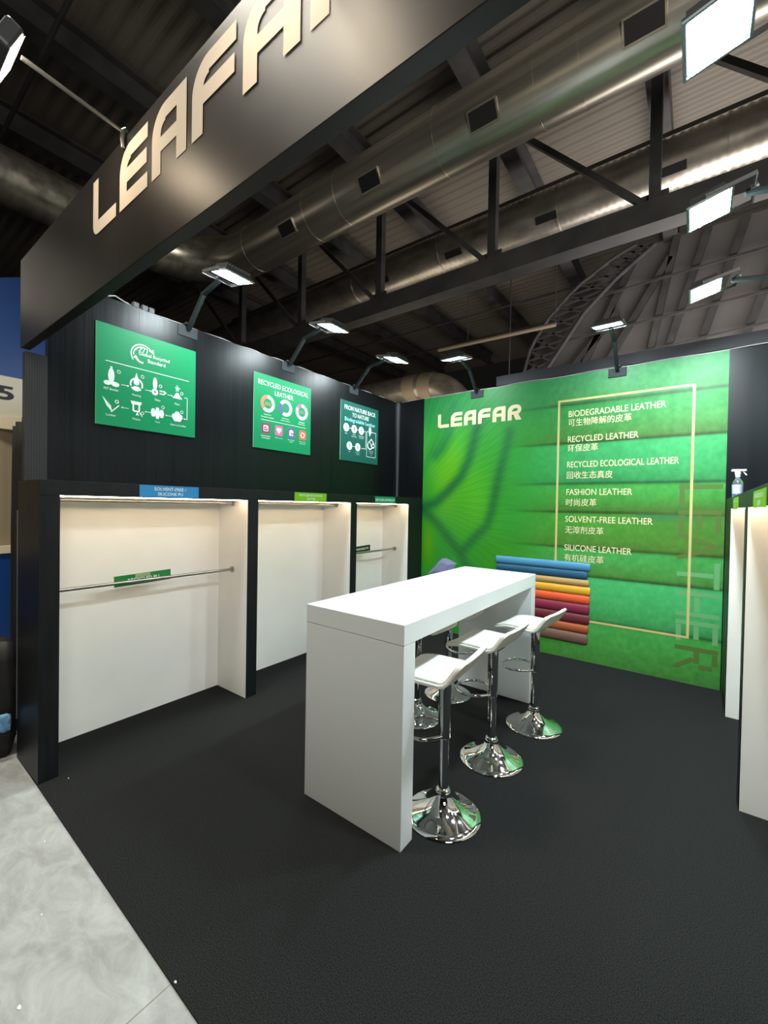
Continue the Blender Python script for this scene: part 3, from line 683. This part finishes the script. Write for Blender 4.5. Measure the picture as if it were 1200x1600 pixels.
# big ghost word running down the right edge of the mural
frG = Frame((2.92, YB, 1.93), (0, 0, -1), (1, 0, 0), (0, -1, 0))
SW = .052      # stroke; letter height .335 runs to the right edge, u runs down the wall
GH = [('L', 0, .21, [[(.026, .335), (.026, 0)], [(0, .026), (.21, .026)]]),
      ('E', .245, .215, [[(.026, .335), (.026, 0)], [(.052, .026), (.215, .026)], [(.052, .165), (.19, .165)], [(.052, .309), (.215, .309)]]),
      ('A', .475, .25, [[(.01, 0), (.125, .31)], [(.24, 0), (.125, .31)]]),
      ('T', .745, .25, [[(0, .309), (.25, .309)], [(.125, .283), (.125, 0)]]),
      ('H', 1.03, .25, [[(.026, 0), (.026, .335)], [(.224, 0), (.224, .335)], [(.052, .165), (.198, .165)]]),
      ('E', 1.31, .21, [[(.026, .335), (.026, 0)], [(.052, .026), (.21, .026)], [(.052, .165), (.18, .165)], [(.052, .309), (.21, .309)]]),
      ('R', 1.56, .24, [[(.026, 0), (.026, .335)], [(.052, .309), (.16, .309)], [(.19, .29), (.19, .19)], [(.052, .17), (.16, .17)], [(.12, .145), (.225, 0)]])]
for k, (ch, a_, wd, strokes) in enumerate(GH):
    mb = MB()
    for st in strokes: line(mb, frG, [(a_ + u, v) for u, v in st], SW * .8, MP * .6)
    mb.build('ghost_lettering', M_ghost if k in (0, 1, 2, 6) else M_ghost2, mu)
# printed stack of coloured rolls
zz = [1.081, .99, .896, .82, .724, .626, .513, .401, .302, .180]
cols = [(74, 140, 184), (28, 84, 118), (186, 150, 96), (222, 166, 44), (226, 88, 46), (132, 34, 66), (106, 34, 46), (164, 82, 44), (112, 84, 72)]
nm = ['sky blue', 'dark blue', 'tan', 'mustard', 'orange', 'wine red', 'dark maroon', 'rust brown', 'grey brown']
xr = [2.150, 2.125, 2.140, 2.155, 2.152, 2.150, 2.150, 2.145, 2.140]
for k in range(9):
    zt, zb = zz[k], zz[k + 1]; zc, hz = (zt + zb) / 2, (zt - zb) / 2 * .985; xl = 1.085 + (.012 if k % 2 else 0)
    vs = []; fs = []; NA = 14; xsn = [xl, xl + .01, xr[k] - .03, xr[k] - .012, xr[k] - .003, xr[k]]; sc = [.9, 1, 1, .94, .78, .5]
    for x, q in zip(xsn, sc):
        for j in range(NA + 1):
            a_ = math.pi * j / NA; vs.append((x, YB - .001 - .022 * q * math.sin(a_), zc + hz * q * math.cos(a_)))
    for i in range(len(xsn) - 1):
        for j in range(NA): fs.append((i * (NA + 1) + j, i * (NA + 1) + j + 1, (i + 1) * (NA + 1) + j + 1, (i + 1) * (NA + 1) + j))
    for i in (0, len(xsn) - 1): fs.append(tuple(i * (NA + 1) + j for j in range(NA + 1)))
    o = MB().add(vs, fs).build('leather_roll_print', mat('roll_' + nm[k].replace(' ', '_'), cols[k], .55), mu, smooth=True, sharp=60)
    tag(o, nm[k] + ' leather roll in the printed stack')
mb = MB(); pts = [(.10, .735), (.21, .85), (.290, .945), (.335, .975), (.39, .982), (.44, .968), (.50, .945), (.545, .925), (.50, .86), (.44, .76), (.42, .70)]
vs = [frM.P(u, v, .002) for u, v in pts] + [frM.P(u * .5 + .15, v * .5 + .43, .02) for u, v in pts]
n_ = len(pts); fs = [(i, (i + 1) % n_, n_ + (i + 1) % n_, n_ + i) for i in range(n_)] + [tuple(range(n_, 2 * n_))]
tag(mb.add(vs, fs).build('leather_sheet_print', mat('roll_grey_blue', (132, 138, 178), .5), mu), 'grey blue leather sheet curling up behind the table')

# ------------------------------------------------------------------ fascia
fa = thing('fascia_beam', 'black fascia beam with large LEAFAR lettering over the open front', 'fascia', (1.9, .025, 2.632))
MB().box(-.41, 4.2, 0, .05, 2.630, 3.180).build('beam', M_fascia, fa, bevel=.002)
frF = Frame((0, 0, 0), (1, 0, 0), (0, 0, 1), (0, -1, 0))
mb = MB(); logo(mb, frF, .783, .2885, 2.887, .252, .248, .0015); mb.build('logo_lettering', M_ftext, fa)

# ------------------------------------------------------------------ flood lights
def make_flood(tilt):
    f = thing('flood_light', 'x', 'flood light', (0, 0, 0))
    MB().box(.0015, .008, -.085, .085, -.095, -.004).build('clamp_plate', M_clampgrey, f, bevel=.002)
    MB().box(-.03, .03, -.03, .03, .0005, .02).build('clamp', M_lampdark, f, bevel=.003)
    ar = MB(); ar.beam((.022, 0, -.03), (.255, 0, .208), .032, .032); ar.beam((.225, 0, .196), (.49, 0, .245), .03, .03)
    ar.build('arm', M_lampdark, f, bevel=.003)
    a = math.radians(tilt); R = Matrix.Rotation(a, 4, 'Y'); c = Vector((.648, 0, .222))
    def T(mb): mb.v = [tuple(c + (R @ Vector(p))) for p in mb.v]; return mb
    T(MB().box(-.103, .103, -.123, .123, -.004, .010)).build('frame', M_lampbody, f, bevel=.003)
    rm = MB()
    for q in (-1, 1): rm.box(q * .100 - .005, q * .100 + .005, -.125, .125, -.013, -.004).box(-.095, .095, q * .120 - .005, q * .120 + .005, -.013, -.004)
    T(rm).build('rim', M_lamprim, f)
    bd = MB().box(-.085, .085, -.105, .105, .010, .030)
    for k in range(9): bd.box(-.08, .08, -.098 + .0235 * k, -.092 + .0235 * k, .030, .050)
    T(bd).build('housing', M_lampbody, f)
    T(MB().add([(-.086, -.106, -.0055), (.086, -.106, -.0055), (.086, .106, -.0055), (-.086, .106, -.0055)], [(0, 3, 2, 1)])).build('lamp_glass', M_glass, f)
    br = MB()
    for q in (-1, 1): br.beam((.015, q * .1285, .006), (-.200, q * .1285, -.010), .005, .022)
    br.beam((-.198, -.131, -.010), (-.198, .131, -.010), .005, .026, (0, 0, 1))
    T(br).build('bracket', M_silver, f)
    kn = MB().tube([(-.215, 0, -.010), (-.180, 0, -.010)], .018, 12); T(kn).build('knob', M_silver, f, smooth=True)
    return f
flood = make_flood(14)
FS = [((XW, 1.102, HW), 0, 'flood light above the Global Recycled Standard poster', 'flood lights on the left wall'),
      ((XW, 2.195, HW), 0, 'flood light above the ring chart poster', 'flood lights on the left wall'),
      ((XW, 3.255, HW), 0, 'flood light above the dark teal poster', 'flood lights on the left wall'),
      ((.785, YB - .002, HW), -90, 'flood light above the logo on the mural', 'flood lights on the back wall'),
      ((2.363, YB - .002, HW), -90, 'flood light above the gold frame of the mural', 'flood lights on the back wall'),
      ((XRW, 1.148, HW), 180, 'largest looking flood light at the top right, nearest the camera', 'flood lights on the right wall'),
      ((XRW, 2.256, HW), 180, 'middle of the three flood lights on the right', 'flood lights on the right wall'),
      ((XRW, 3.328, HW), 180, 'farthest and lowest looking of the three flood lights on the right', 'flood lights on the right wall')]
for i, (loc, a, lab, g) in enumerate(FS):
    o = flood if i == 0 else copy_tree(flood)
    o.location = loc; o.rotation_euler = (0, 0, math.radians(a)); tag(o, lab, group=g)
    if a:
        for ch in o.children:
            if ch.name.startswith('lamp_glass'): ch.data = ch.data.copy(); ch.data.materials[0] = M_glass_right if a == 180 else M_glass_back
# lamp in front of the fascia
f = thing('arm_spotlight', 'small lamp on a thin arm in front of the LEAFAR fascia', 'lamp', (1.125, -.005, 3.18))
MB().tube([(1.122, -.012, 3.19), (1.122, -.335, 3.215)], .0075, 10).build('arm', M_steel, f, smooth=True)
MB().tube([(1.122, .0, 3.205), (1.122, -.010, 3.195), (1.122, -.012, 3.155), (1.122, -.008, 3.125)], .010, 10).build('hook', M_steel, f, smooth=True)
c = Vector((1.105, -.385, 3.205)); nrm = Vector((0, .93, -.37)).normalized(); ax = Vector((1, 0, 0)); ay = nrm.cross(ax)
MB().obox(c, ax, ay, nrm, .105, .052, .026).build('housing', M_lampbody, f, bevel=.012)
g = c + nrm * .0295
MB().add([g + ax * i * .095 + ay * j * .042 for i, j in ((-1, -1), (1, -1), (1, 1), (-1, 1))], [(0, 1, 2, 3)]).build('lamp_glass', M_glassw, f)

f2 = copy_tree(f); f2.location.x = 2.16; tag(f2, 'second arm lamp of the fascia, above the right hand letters', 'lamp')

# ------------------------------------------------------------------ cables on the wall tops
def cable(name, label, pts, r=.006, m=M_cable):
    o = MB().tube(pts, r, 8).build(name, m, smooth=True); return tag(o, label, 'cable')
pts = []
for k in range(60):
    y = .50 + k * (3.72 / 59); pts.append((XW - .042 + .006 * math.sin(k * 1.3), y, HW + .008 + .010 * abs(math.sin(k * .55)) + (.03 * math.exp(-((y - .56) / .06) ** 2))))
cable('power_cable', 'thin pale cable running along the top edge of the left wall', pts)
pts = [(-.40 + .16 * k, YB + .03 + .006 * math.sin(k), HW + .008 + .010 * abs(math.sin(k * .7))) for k in range(26)]
cable('power_cable', 'thin pale cable along the top edge of the mural wall', pts, .005)
for k, y in enumerate((.70, .765, .815)):
    o = MB().box(XW - .045, XW - .005, y - .022, y + .022, HW, HW + .045).build('plug_socket', M_plug, bevel=.006)
    tag(o, ('first', 'second', 'third')[k] + ' grey cable connector from the left on top of the left wall', 'connector', 'cable connectors on the left wall')

# ------------------------------------------------------------------ spray bottle
bt = thing('spray_bottle', 'clear trigger spray bottle with blue label standing on the right cabinet', 'bottle', (3.335, 3.86, HC))
def oval(prof, sy, rot=0):
    mb = MB().lathe(prof, seg=32); mb.v = [(3.335 + x * .62, 3.86 + y * sy, HC + z) for x, y, z in mb.v]; return mb
oval([(.052, .001), (.056, .006), (.057, .03), (.060, .09), (.062, .115), (.056, .135), (.034, .158), (.020, .172), (.016, .180)], 1.05).build('bottle_body', M_bottle, bt, smooth=True)
oval([(.0575, .010), (.0585, .03), (.0612, .088), (.063, .112)], 1.05).build('label', M_lab, bt, smooth=True)
lb = oval([(.0580, .016), (.0590, .035), (.0605, .06)], 1.055); lb.f = [q for q in lb.f if len(q) == 4][4:34]; lb.build('label_print', M_labblue, bt, smooth=True)
MB().lathe([(.017, .176), (.018, .18), (.018, .196), (.013, .20)], (3.335, 3.86, HC), 20).build('collar', M_trig, bt, smooth=True)
hd = MB(); hd.obox((3.335, 3.86, HC + .213), (.80, -.60, 0), (.6, .8, 0), (0, 0, 1), .021, .011, .018); hd.obox((3.340, 3.857, HC + .232), (.80, -.60, -.05), (.6, .8, 0), (0, 0, 1), .055, .012, .010)
hd.build('trigger_head', M_trig, bt, bevel=.006)
MB().beam((3.365, 3.838, HC + .224), (3.388, 3.821, HC + .188), .009, .008).build('trigger', M_trig, bt, bevel=.002)

# ------------------------------------------------------------------ roof steel, ducts
TP = [4.53, 2.58, .55, -1.55, -3.6, -5.65]
TY = 5.2
tr = thing('roof_truss', 'dark steel roof truss with posts and slanted braces crossing above the stand', 'truss', (0, TY, 5.05))
MB().box(-12, 8, TY - .13, TY + .13, 5.05, 5.33).build('lower_chord', M_dsteel, tr)
MB().box(-12, 8, TY - .10, TY + .10, 7.35, 7.55).build('upper_chord', M_dsteel, tr)
for x in TP:
    MB().box(x - .06, x + .06, TY - .06, TY + .06, 5.33, 7.35).build('post', M_dsteel, tr)
    MB().beam((x - .12, TY, 5.38), (x - 2.0, TY, 7.36), .07, .07).build('brace', M_dsteel, tr)
    MB().box(x - .22, x + .14, TY - .012, TY + .012, 5.33, 5.47).build('gusset', M_dsteel, tr)
RX = [6.6, 4.55, 2.5, .44, -1.72, -3.75, -5.9, -8.0]
for k, x in enumerate(RX):
    o = MB().ibeam((x, -8, 7.72), (x, 15.5, 7.72), .26, .40, .03).build('roof_rafter', M_dsteel)
    tag(o, ('outermost right', 'third from the right', 'second from the right', 'middle', 'fourth from the left', 'third from the left', 'second from the left', 'outermost left')[k] + ' dark steel rafter under the corrugated roof', 'rafter', 'steel rafters under the roof')
for k, y in enumerate((.9, 2.3, 10.55, 12.2)):
    o = MB().tube([(-12, y, 7.25), (6, y, 7.25)], .03, 8).build('tie_rod', M_dsteel, smooth=True)
    tag(o, ('thin dark tie rod nearest above the fascia', 'thin dark tie rod between fascia and large duct', 'thin dark tie rod beyond the truss', 'farthest thin dark tie rod under the roof')[k], 'tie rod', 'thin tie rods under the roof')
# large duct with elbow
d = thing('air_duct', 'large galvanised air duct bending above the left wall', 'duct', (0, 3.6, 5.95))
DZ = 5.92
path = [(-4.35, -9, DZ), (-4.35, -2, DZ), (-4.35, 2.3, DZ)]
for k in range(1, 9):
    a = math.pi / 2 * k / 8; path.append((-4.35 + 1.3 * (1 - math.cos(a)), 2.3 + 1.3 * math.sin(a), DZ))
path += [(-2.0, 3.6, DZ), (0, 3.6, DZ), (4, 3.6, DZ), (9, 3.6, DZ)]
MB().tube(path, .345, 40).build('duct_pipe', M_galv, d, smooth=True)
for x in (-2.9, -1.5, -.9, .6, 1.7, 2.1, 3.2, 4.4): MB().tube([(x - .015, 3.6, DZ), (x + .015, 3.6, DZ)], .349, 40).build('seam_band', M_galv, d, smooth=True)
for y in (-4, -1, 1.5): MB().tube([(-4.35, y - .015, DZ), (-4.35, y + .015, DZ)], .349, 40).build('seam_band', M_galv, d, smooth=True)
for x in (-1.85, -.30, 1.20, 2.62, 4.1):
    nn = Vector((0, -.80, -.60)); cc = Vector((x, 3.6, DZ)) + nn * .345; vv = nn.cross(Vector((1, 0, 0)))
    v_ = MB().obox(cc, (1, 0, 0), vv, nn, .15, .085, .012).build('vent', M_vent, d)
    fm = MB()
    for q in (-1, 1): fm.obox(cc + vv * q * .088, (1, 0, 0), vv, nn, .158, .008, .016); fm.obox(cc + Vector((q * .153, 0, 0)), (1, 0, 0), vv, nn, .008, .092, .016)
    fm.build('vent_frame', M_galv, v_)
# spiral duct behind the truss
d = thing('air_duct', 'ribbed spiral air duct running behind the roof truss', 'duct', (0, 6.35, 6.5))
pp = []; rr = []; x = -9.0
while x < 8: pp += [(x, 6.35, 6.5), (x + .05, 6.35, 6.5)]; rr += [.340, .318]; x += .10
MB().tube(pp, .33, 28, radii=rr).build('duct_pipe', M_galv2, d, smooth=True, sharp=80)
for x in (-2.2, -.58, 1.05, 2.7):
    nn = Vector((0, -.75, -.66)); cc = Vector((x, 6.35, 6.5)) + nn * .335
    MB().obox(cc, (1, 0, 0), nn.cross(Vector((1, 0, 0))), nn, .16, .055, .012).build('vent', M_vent, d)
for x in (-3.0, -.9, 1.2, 3.3): MB().tube([(x - .015, 6.35, 6.5), (x + .015, 6.35, 6.5)], .345, 28).build('joint_band', M_galv2, d, smooth=True)
o = MB().box(-8, 7, 6.45, 6.62, 7.0, 7.07).build('cable_tray', mat('tray_zinc', (120, 116, 108), .5, .5)); tag(o, 'thin metal cable tray above the spiral duct', 'cable tray')
o = thing('steel_pipe', 'pale brown pipe slung under the far rafters above the mural', 'pipe', (-1.1, 9.2, 5.85))
MB().tube([(-2.55, 9.1, 5.86), (.42, 9.2, 5.86)], .048, 12).build('pipe', M_pipe, o, smooth=True)
for x, y in ((-1.72, 9.13), (.41, 9.19)): MB().tube([(x, y, 5.86), (x, y, 7.53)], .012, 8).build('hanger', M_dsteel, o, smooth=True)
o = MB().tube([(-.79, 9.6, 4.2), (-.79, 9.6, 8.06)], .018, 8).build('hanging_rod', M_dsteel, smooth=True); tag(o, 'thin rod hanging from the roof above the logo', 'rod')
path = []
for k in range(13):
    a = math.pi * .5 * k / 12; path.append((-2.9 + 1.2 * math.sin(a), 9, 3.75 + 1.2 * math.cos(a)))
d = thing('air_duct', 'curved duct elbow showing just above the corner of the mural wall', 'duct', (-2.9, 9, 3.75))
MB().tube([(-5.5, 9, 4.95)] + path + [(-1.7, 9, 2.5), (-1.7, 9, .0)], .33, 24).build('duct_pipe', M_galv2, d, smooth=True)
MB().tube([(-3.45, 9, 4.95), (-3.10, 9, 4.95)], .345, 24).build('wrap_band', M_pipe, d, smooth=True)
MB().tube([(-2.95, 9, 4.95), (-2.6, 9, 4.90)], .345, 24).build('wrap_band', M_pipe, d, smooth=True)
o = MB().box(.95, 5.0, 4.46, 4.56, 3.245, 3.365).build('box_beam', mat('grey_box_beam', (58, 61, 67), .55, .2)); tag(o, 'grey box beam showing just above the top of the mural wall', 'beam')
# far end of the hall: panels, leaning ribs, lattice arch
AO = [(-.62, 4.4), (-.52, 5.02), (-.345, 5.70), (.077, 6.32), (.653, 6.86), (1.455, 7.32), (2.0, 7.58)]
structure('wall_hall', MB().add([(x, 10.25, z) for x, z in AO] + [(8, 10.25, 7.6), (8, 10.25, 4.4)], [tuple(range(9))]), M_endp, 'pale grey panelled end wall of the hall beyond the mural', 'wall')
RB = [((2.62, 7.55), (2.05, 4.4)), ((2.50, 7.1), (.97, 4.4)), ((3.75, 7.5), (2.85, 4.4)), ((1.85, 7.3), (.52, 4.4)), ((1.2, 6.9), (-.52, 4.6)), ((4.5, 7.5), (3.55, 4.4)), ((1.55, 6.2), (.0, 4.4)), ((3.15, 7.5), (2.3, 4.4)), ((5.3, 7.5), (4.3, 4.4))]
for k, (a, b_) in enumerate(RB):
    o = MB().ibeam((a[0], 10.1, a[1]), (b_[0], 10.1, b_[1]), .12, .13, .02, (0, 1, 0)).build('wall_rib', M_dsteel)
    tag(o, 'leaning dark steel rib on the pale end wall', 'rib', 'steel ribs on the end wall')
for k, (z0, z1, x0) in enumerate(((5.02, 5.45, .2), (5.75, 6.0, .4), (6.62, 6.82, .9))):
    o = MB().beam((x0, 10.02, z0), (6.0, 10.02, z1), .03, .05).build('wall_rail', M_dsteel); tag(o, ('lowest', 'middle', 'highest')[k] + ' thin horizontal rail across the end wall ribs', 'rail', 'rails on the end wall')
ar = thing('lattice_arch', 'dark lattice girder arching up in front of the end wall', 'girder', (-.6, 9.85, 0))
def spl(P, n):
    P = [Vector((p[0], 9.85, p[1])) for p in P]; out = []
    for i in range(n + 1):
        t_ = i / n * (len(P) - 1); k = min(int(t_), len(P) - 2); out.append(P[k].lerp(P[k + 1], t_ - k))
    return out
A = spl(AO[:6] + [(1.9, 7.46)], 16); B_ = spl([(-.2, 4.4), (-.05, 4.94), (.394, 5.56), (.877, 6.25), (1.464, 6.80), (1.9, 7.12), (2.25, 7.36)], 16)
MB().tube(A, .045, 8).build('outer_chord', M_dsteel, ar, smooth=True); MB().tube(B_, .045, 8).build('inner_chord', M_dsteel, ar, smooth=True)
for k in range(16):
    MB().beam(A[k], B_[k + 1], .04, .04, (0, 1, 0)).build('lacing_bar', M_dsteel, ar); MB().beam(B_[k], A[k + 1], .04, .04, (0, 1, 0)).build('lacing_bar', M_dsteel, ar)
MB().tube([(-.62, 9.85, 0), (-.62, 9.85, 4.45)], .06, 8).build('support_column', M_dsteel, ar, smooth=True)

# ------------------------------------------------------------------ the stand next door (left edge)
n1 = thing('neighbour_stand', 'blue and white front of the next stand with the number 5 at the left edge', 'exhibition stand', (-2.5, .5, 0))
MB().add([(-2.5, -1.5, 2.90), (-2.5, .72, 2.90), (-2.5, .72, 4.05), (-2.5, -.2, 3.62), (-2.5, -1.5, 3.2), (-2.6, -1.5, 2.90), (-2.6, .72, 2.90), (-2.6, .72, 4.05), (-2.6, -.2, 3.62), (-2.6, -1.5, 3.2)],
         [(0, 1, 2, 3, 4), (9, 8, 7, 6, 5), (0, 5, 6, 1), (1, 6, 7, 2), (2, 7, 8, 3), (3, 8, 9, 4), (4, 9, 5, 0)]).build('blue_fascia', M_nblue, n1)
q = MB().box(-2.6, -2.5, -1.5, 1.6, 2.50, 2.898).build('number_band', M_nwhite, n1)
frN = Frame((-2.5, 0, 0), (0, 1, 0), (0, 0, 1), (1, 0, 0))
mb = MB(); text(mb, frN, '5', .275, .41, 2.66, 2.80, .002, .03); mb.build('number', M_ink, q)
MB().box(-2.6, -2.47, -1.5, 1.6, 2.37, 2.498).build('cream_band', M_ncream, n1)
cl = MB(); vs = []; fs = []
for k in range(41):
    y = -1.5 + 3.1 * k / 40; xx = -2.56 + .025 * math.sin(k * 1.7); vs += [(xx, y, 1.20), (xx, y, 2.37)]
for k in range(40): fs.append((2 * k, 2 * k + 2, 2 * k + 3, 2 * k + 1))
cl.add(vs, fs).build('tan_curtain', M_ntan, n1, smooth=True)
MB().box(-2.75, -2.45, -1.5, 1.6, 1.13, 1.20).build('counter_top', M_ncream, n1)
MB().box(-2.70, -2.48, -1.5, 1.6, 0, 1.129).build('counter_front', M_nblue, n1)
# black drape between the stands
dr = MB(); vs = []; fs = []
for k in range(31):
    s_ = k / 30; y = .12 + .03 * math.sin(k * 1.1)
    x = -.50 - .56 * s_
    for z in (0.0, .6, 1.4, 2.1, 2.30): vs.append((x - (.04 * (2.3 - z) * s_), y + .012 * math.sin(k * 1.9 + z), z + (-.10 * s_ if z > 2 else 0)))
for k in range(30):
    for j in range(4): fs.append((k * 5 + j, (k + 1) * 5 + j, (k + 1) * 5 + j + 1, k * 5 + j + 1))
o = dr.add(vs, fs).build('black_drape', M_drape, smooth=True); so = o.modifiers.new('thick', 'SOLIDIFY'); so.thickness = .006
tag(o, 'black drape hanging in the gap left of the nearest cabinet', 'drape')
def bag():
    mb = MB(); bm = bmesh.new(); bmesh.ops.create_cube(bm, size=1); bmesh.ops.subdivide_edges(bm, edges=bm.edges, cuts=5, use_grid_fill=True)
    for v in bm.verts:
        x, y, z = v.co; k = 1 - .22 * (abs(z) ** 2) * 2; r = random.uniform(-.012, .012)
        v.co = Vector((-.70 + x * .42 * k + r, -.14 + y * .30 * k + r,   .37 + z * .74 + (r if z > -.45 else 0)))
    bm.verts.index_update(); mb.add([v.co[:] for v in bm.verts], [[v.index for v in f_.verts] for f_ in bm.faces]); bm.free(); return mb
b_ = thing('duffel_bag', 'black bag on the floor at the left edge beside the nearest cabinet', 'bag', (-.70, -.12, 0))
bag().build('bag_body', M_bag, b_, smooth=True, sharp=180)
hp = [(-.62, -.16, .68), (-.60, -.17, .78), (-.62, -.14, .84), (-.68, -.10, .86), (-.74, -.08, .82), (-.76, -.08, .70)]
MB().tube(hp, .009, 8).build('bag_handle', M_bag, b_, smooth=True)
cb = MB(); vs = []; fs = []
for i in range(7):
    for j in range(7):
        a_, c_ = i / 6 - .5, j / 6 - .5; vs.append((-.455 + .010 * math.sin(i * 2.1 + j) + .02 * a_, -.085 + a_ * .11, .245 + c_ * .10 + .01 * math.sin(j * 1.7 + i)))
for i in range(6):
    for j in range(6): fs.append((i * 7 + j, (i + 1) * 7 + j, (i + 1) * 7 + j + 1, i * 7 + j + 1))
o = cb.add(vs, fs).build('blue_cloth', M_lblue, smooth=True); so = o.modifiers.new('thick', 'SOLIDIFY'); so.thickness = .008
tag(o, 'crumpled pale blue cloth hanging on the black bag', 'cloth')

# ------------------------------------------------------------------ scraps on the floor
SP = [((1.30, -.367), .008, 'white paper scrap on the concrete at the bottom left corner'), ((.97, -.225), .004, 'small white scrap in the middle of the concrete'),
      ((.528, -.102), .004, 'small white scrap near the top of the concrete'), ((1.637, -.021), .005, 'white scrap where the concrete joint meets the carpet edge'), ((.067, .13), .0035, 'tiny white scrap on the carpet beside the nearest cabinet post')]
for (x, y), r, lab in SP:
    z = 0.0002 if y > -.03 else -.0058
    a = random.uniform(0, 6.28); pts = [(x + r * (1.4 if k % 2 else .8) * math.cos(a + k * 1.05), y + r * .7 * math.sin(a + k * 1.05)) for k in range(6)]
    mb = MB().add([(px, py, z) for px, py in pts] + [(px, py, z + .002) for px, py in pts], [tuple(range(6))[::-1], tuple(range(6, 12))] + [(k, (k + 1) % 6, 6 + (k + 1) % 6, 6 + k) for k in range(6)])
    tag(mb.build('paper_scrap', M_paper), lab, 'scrap', 'white scraps on the floor')
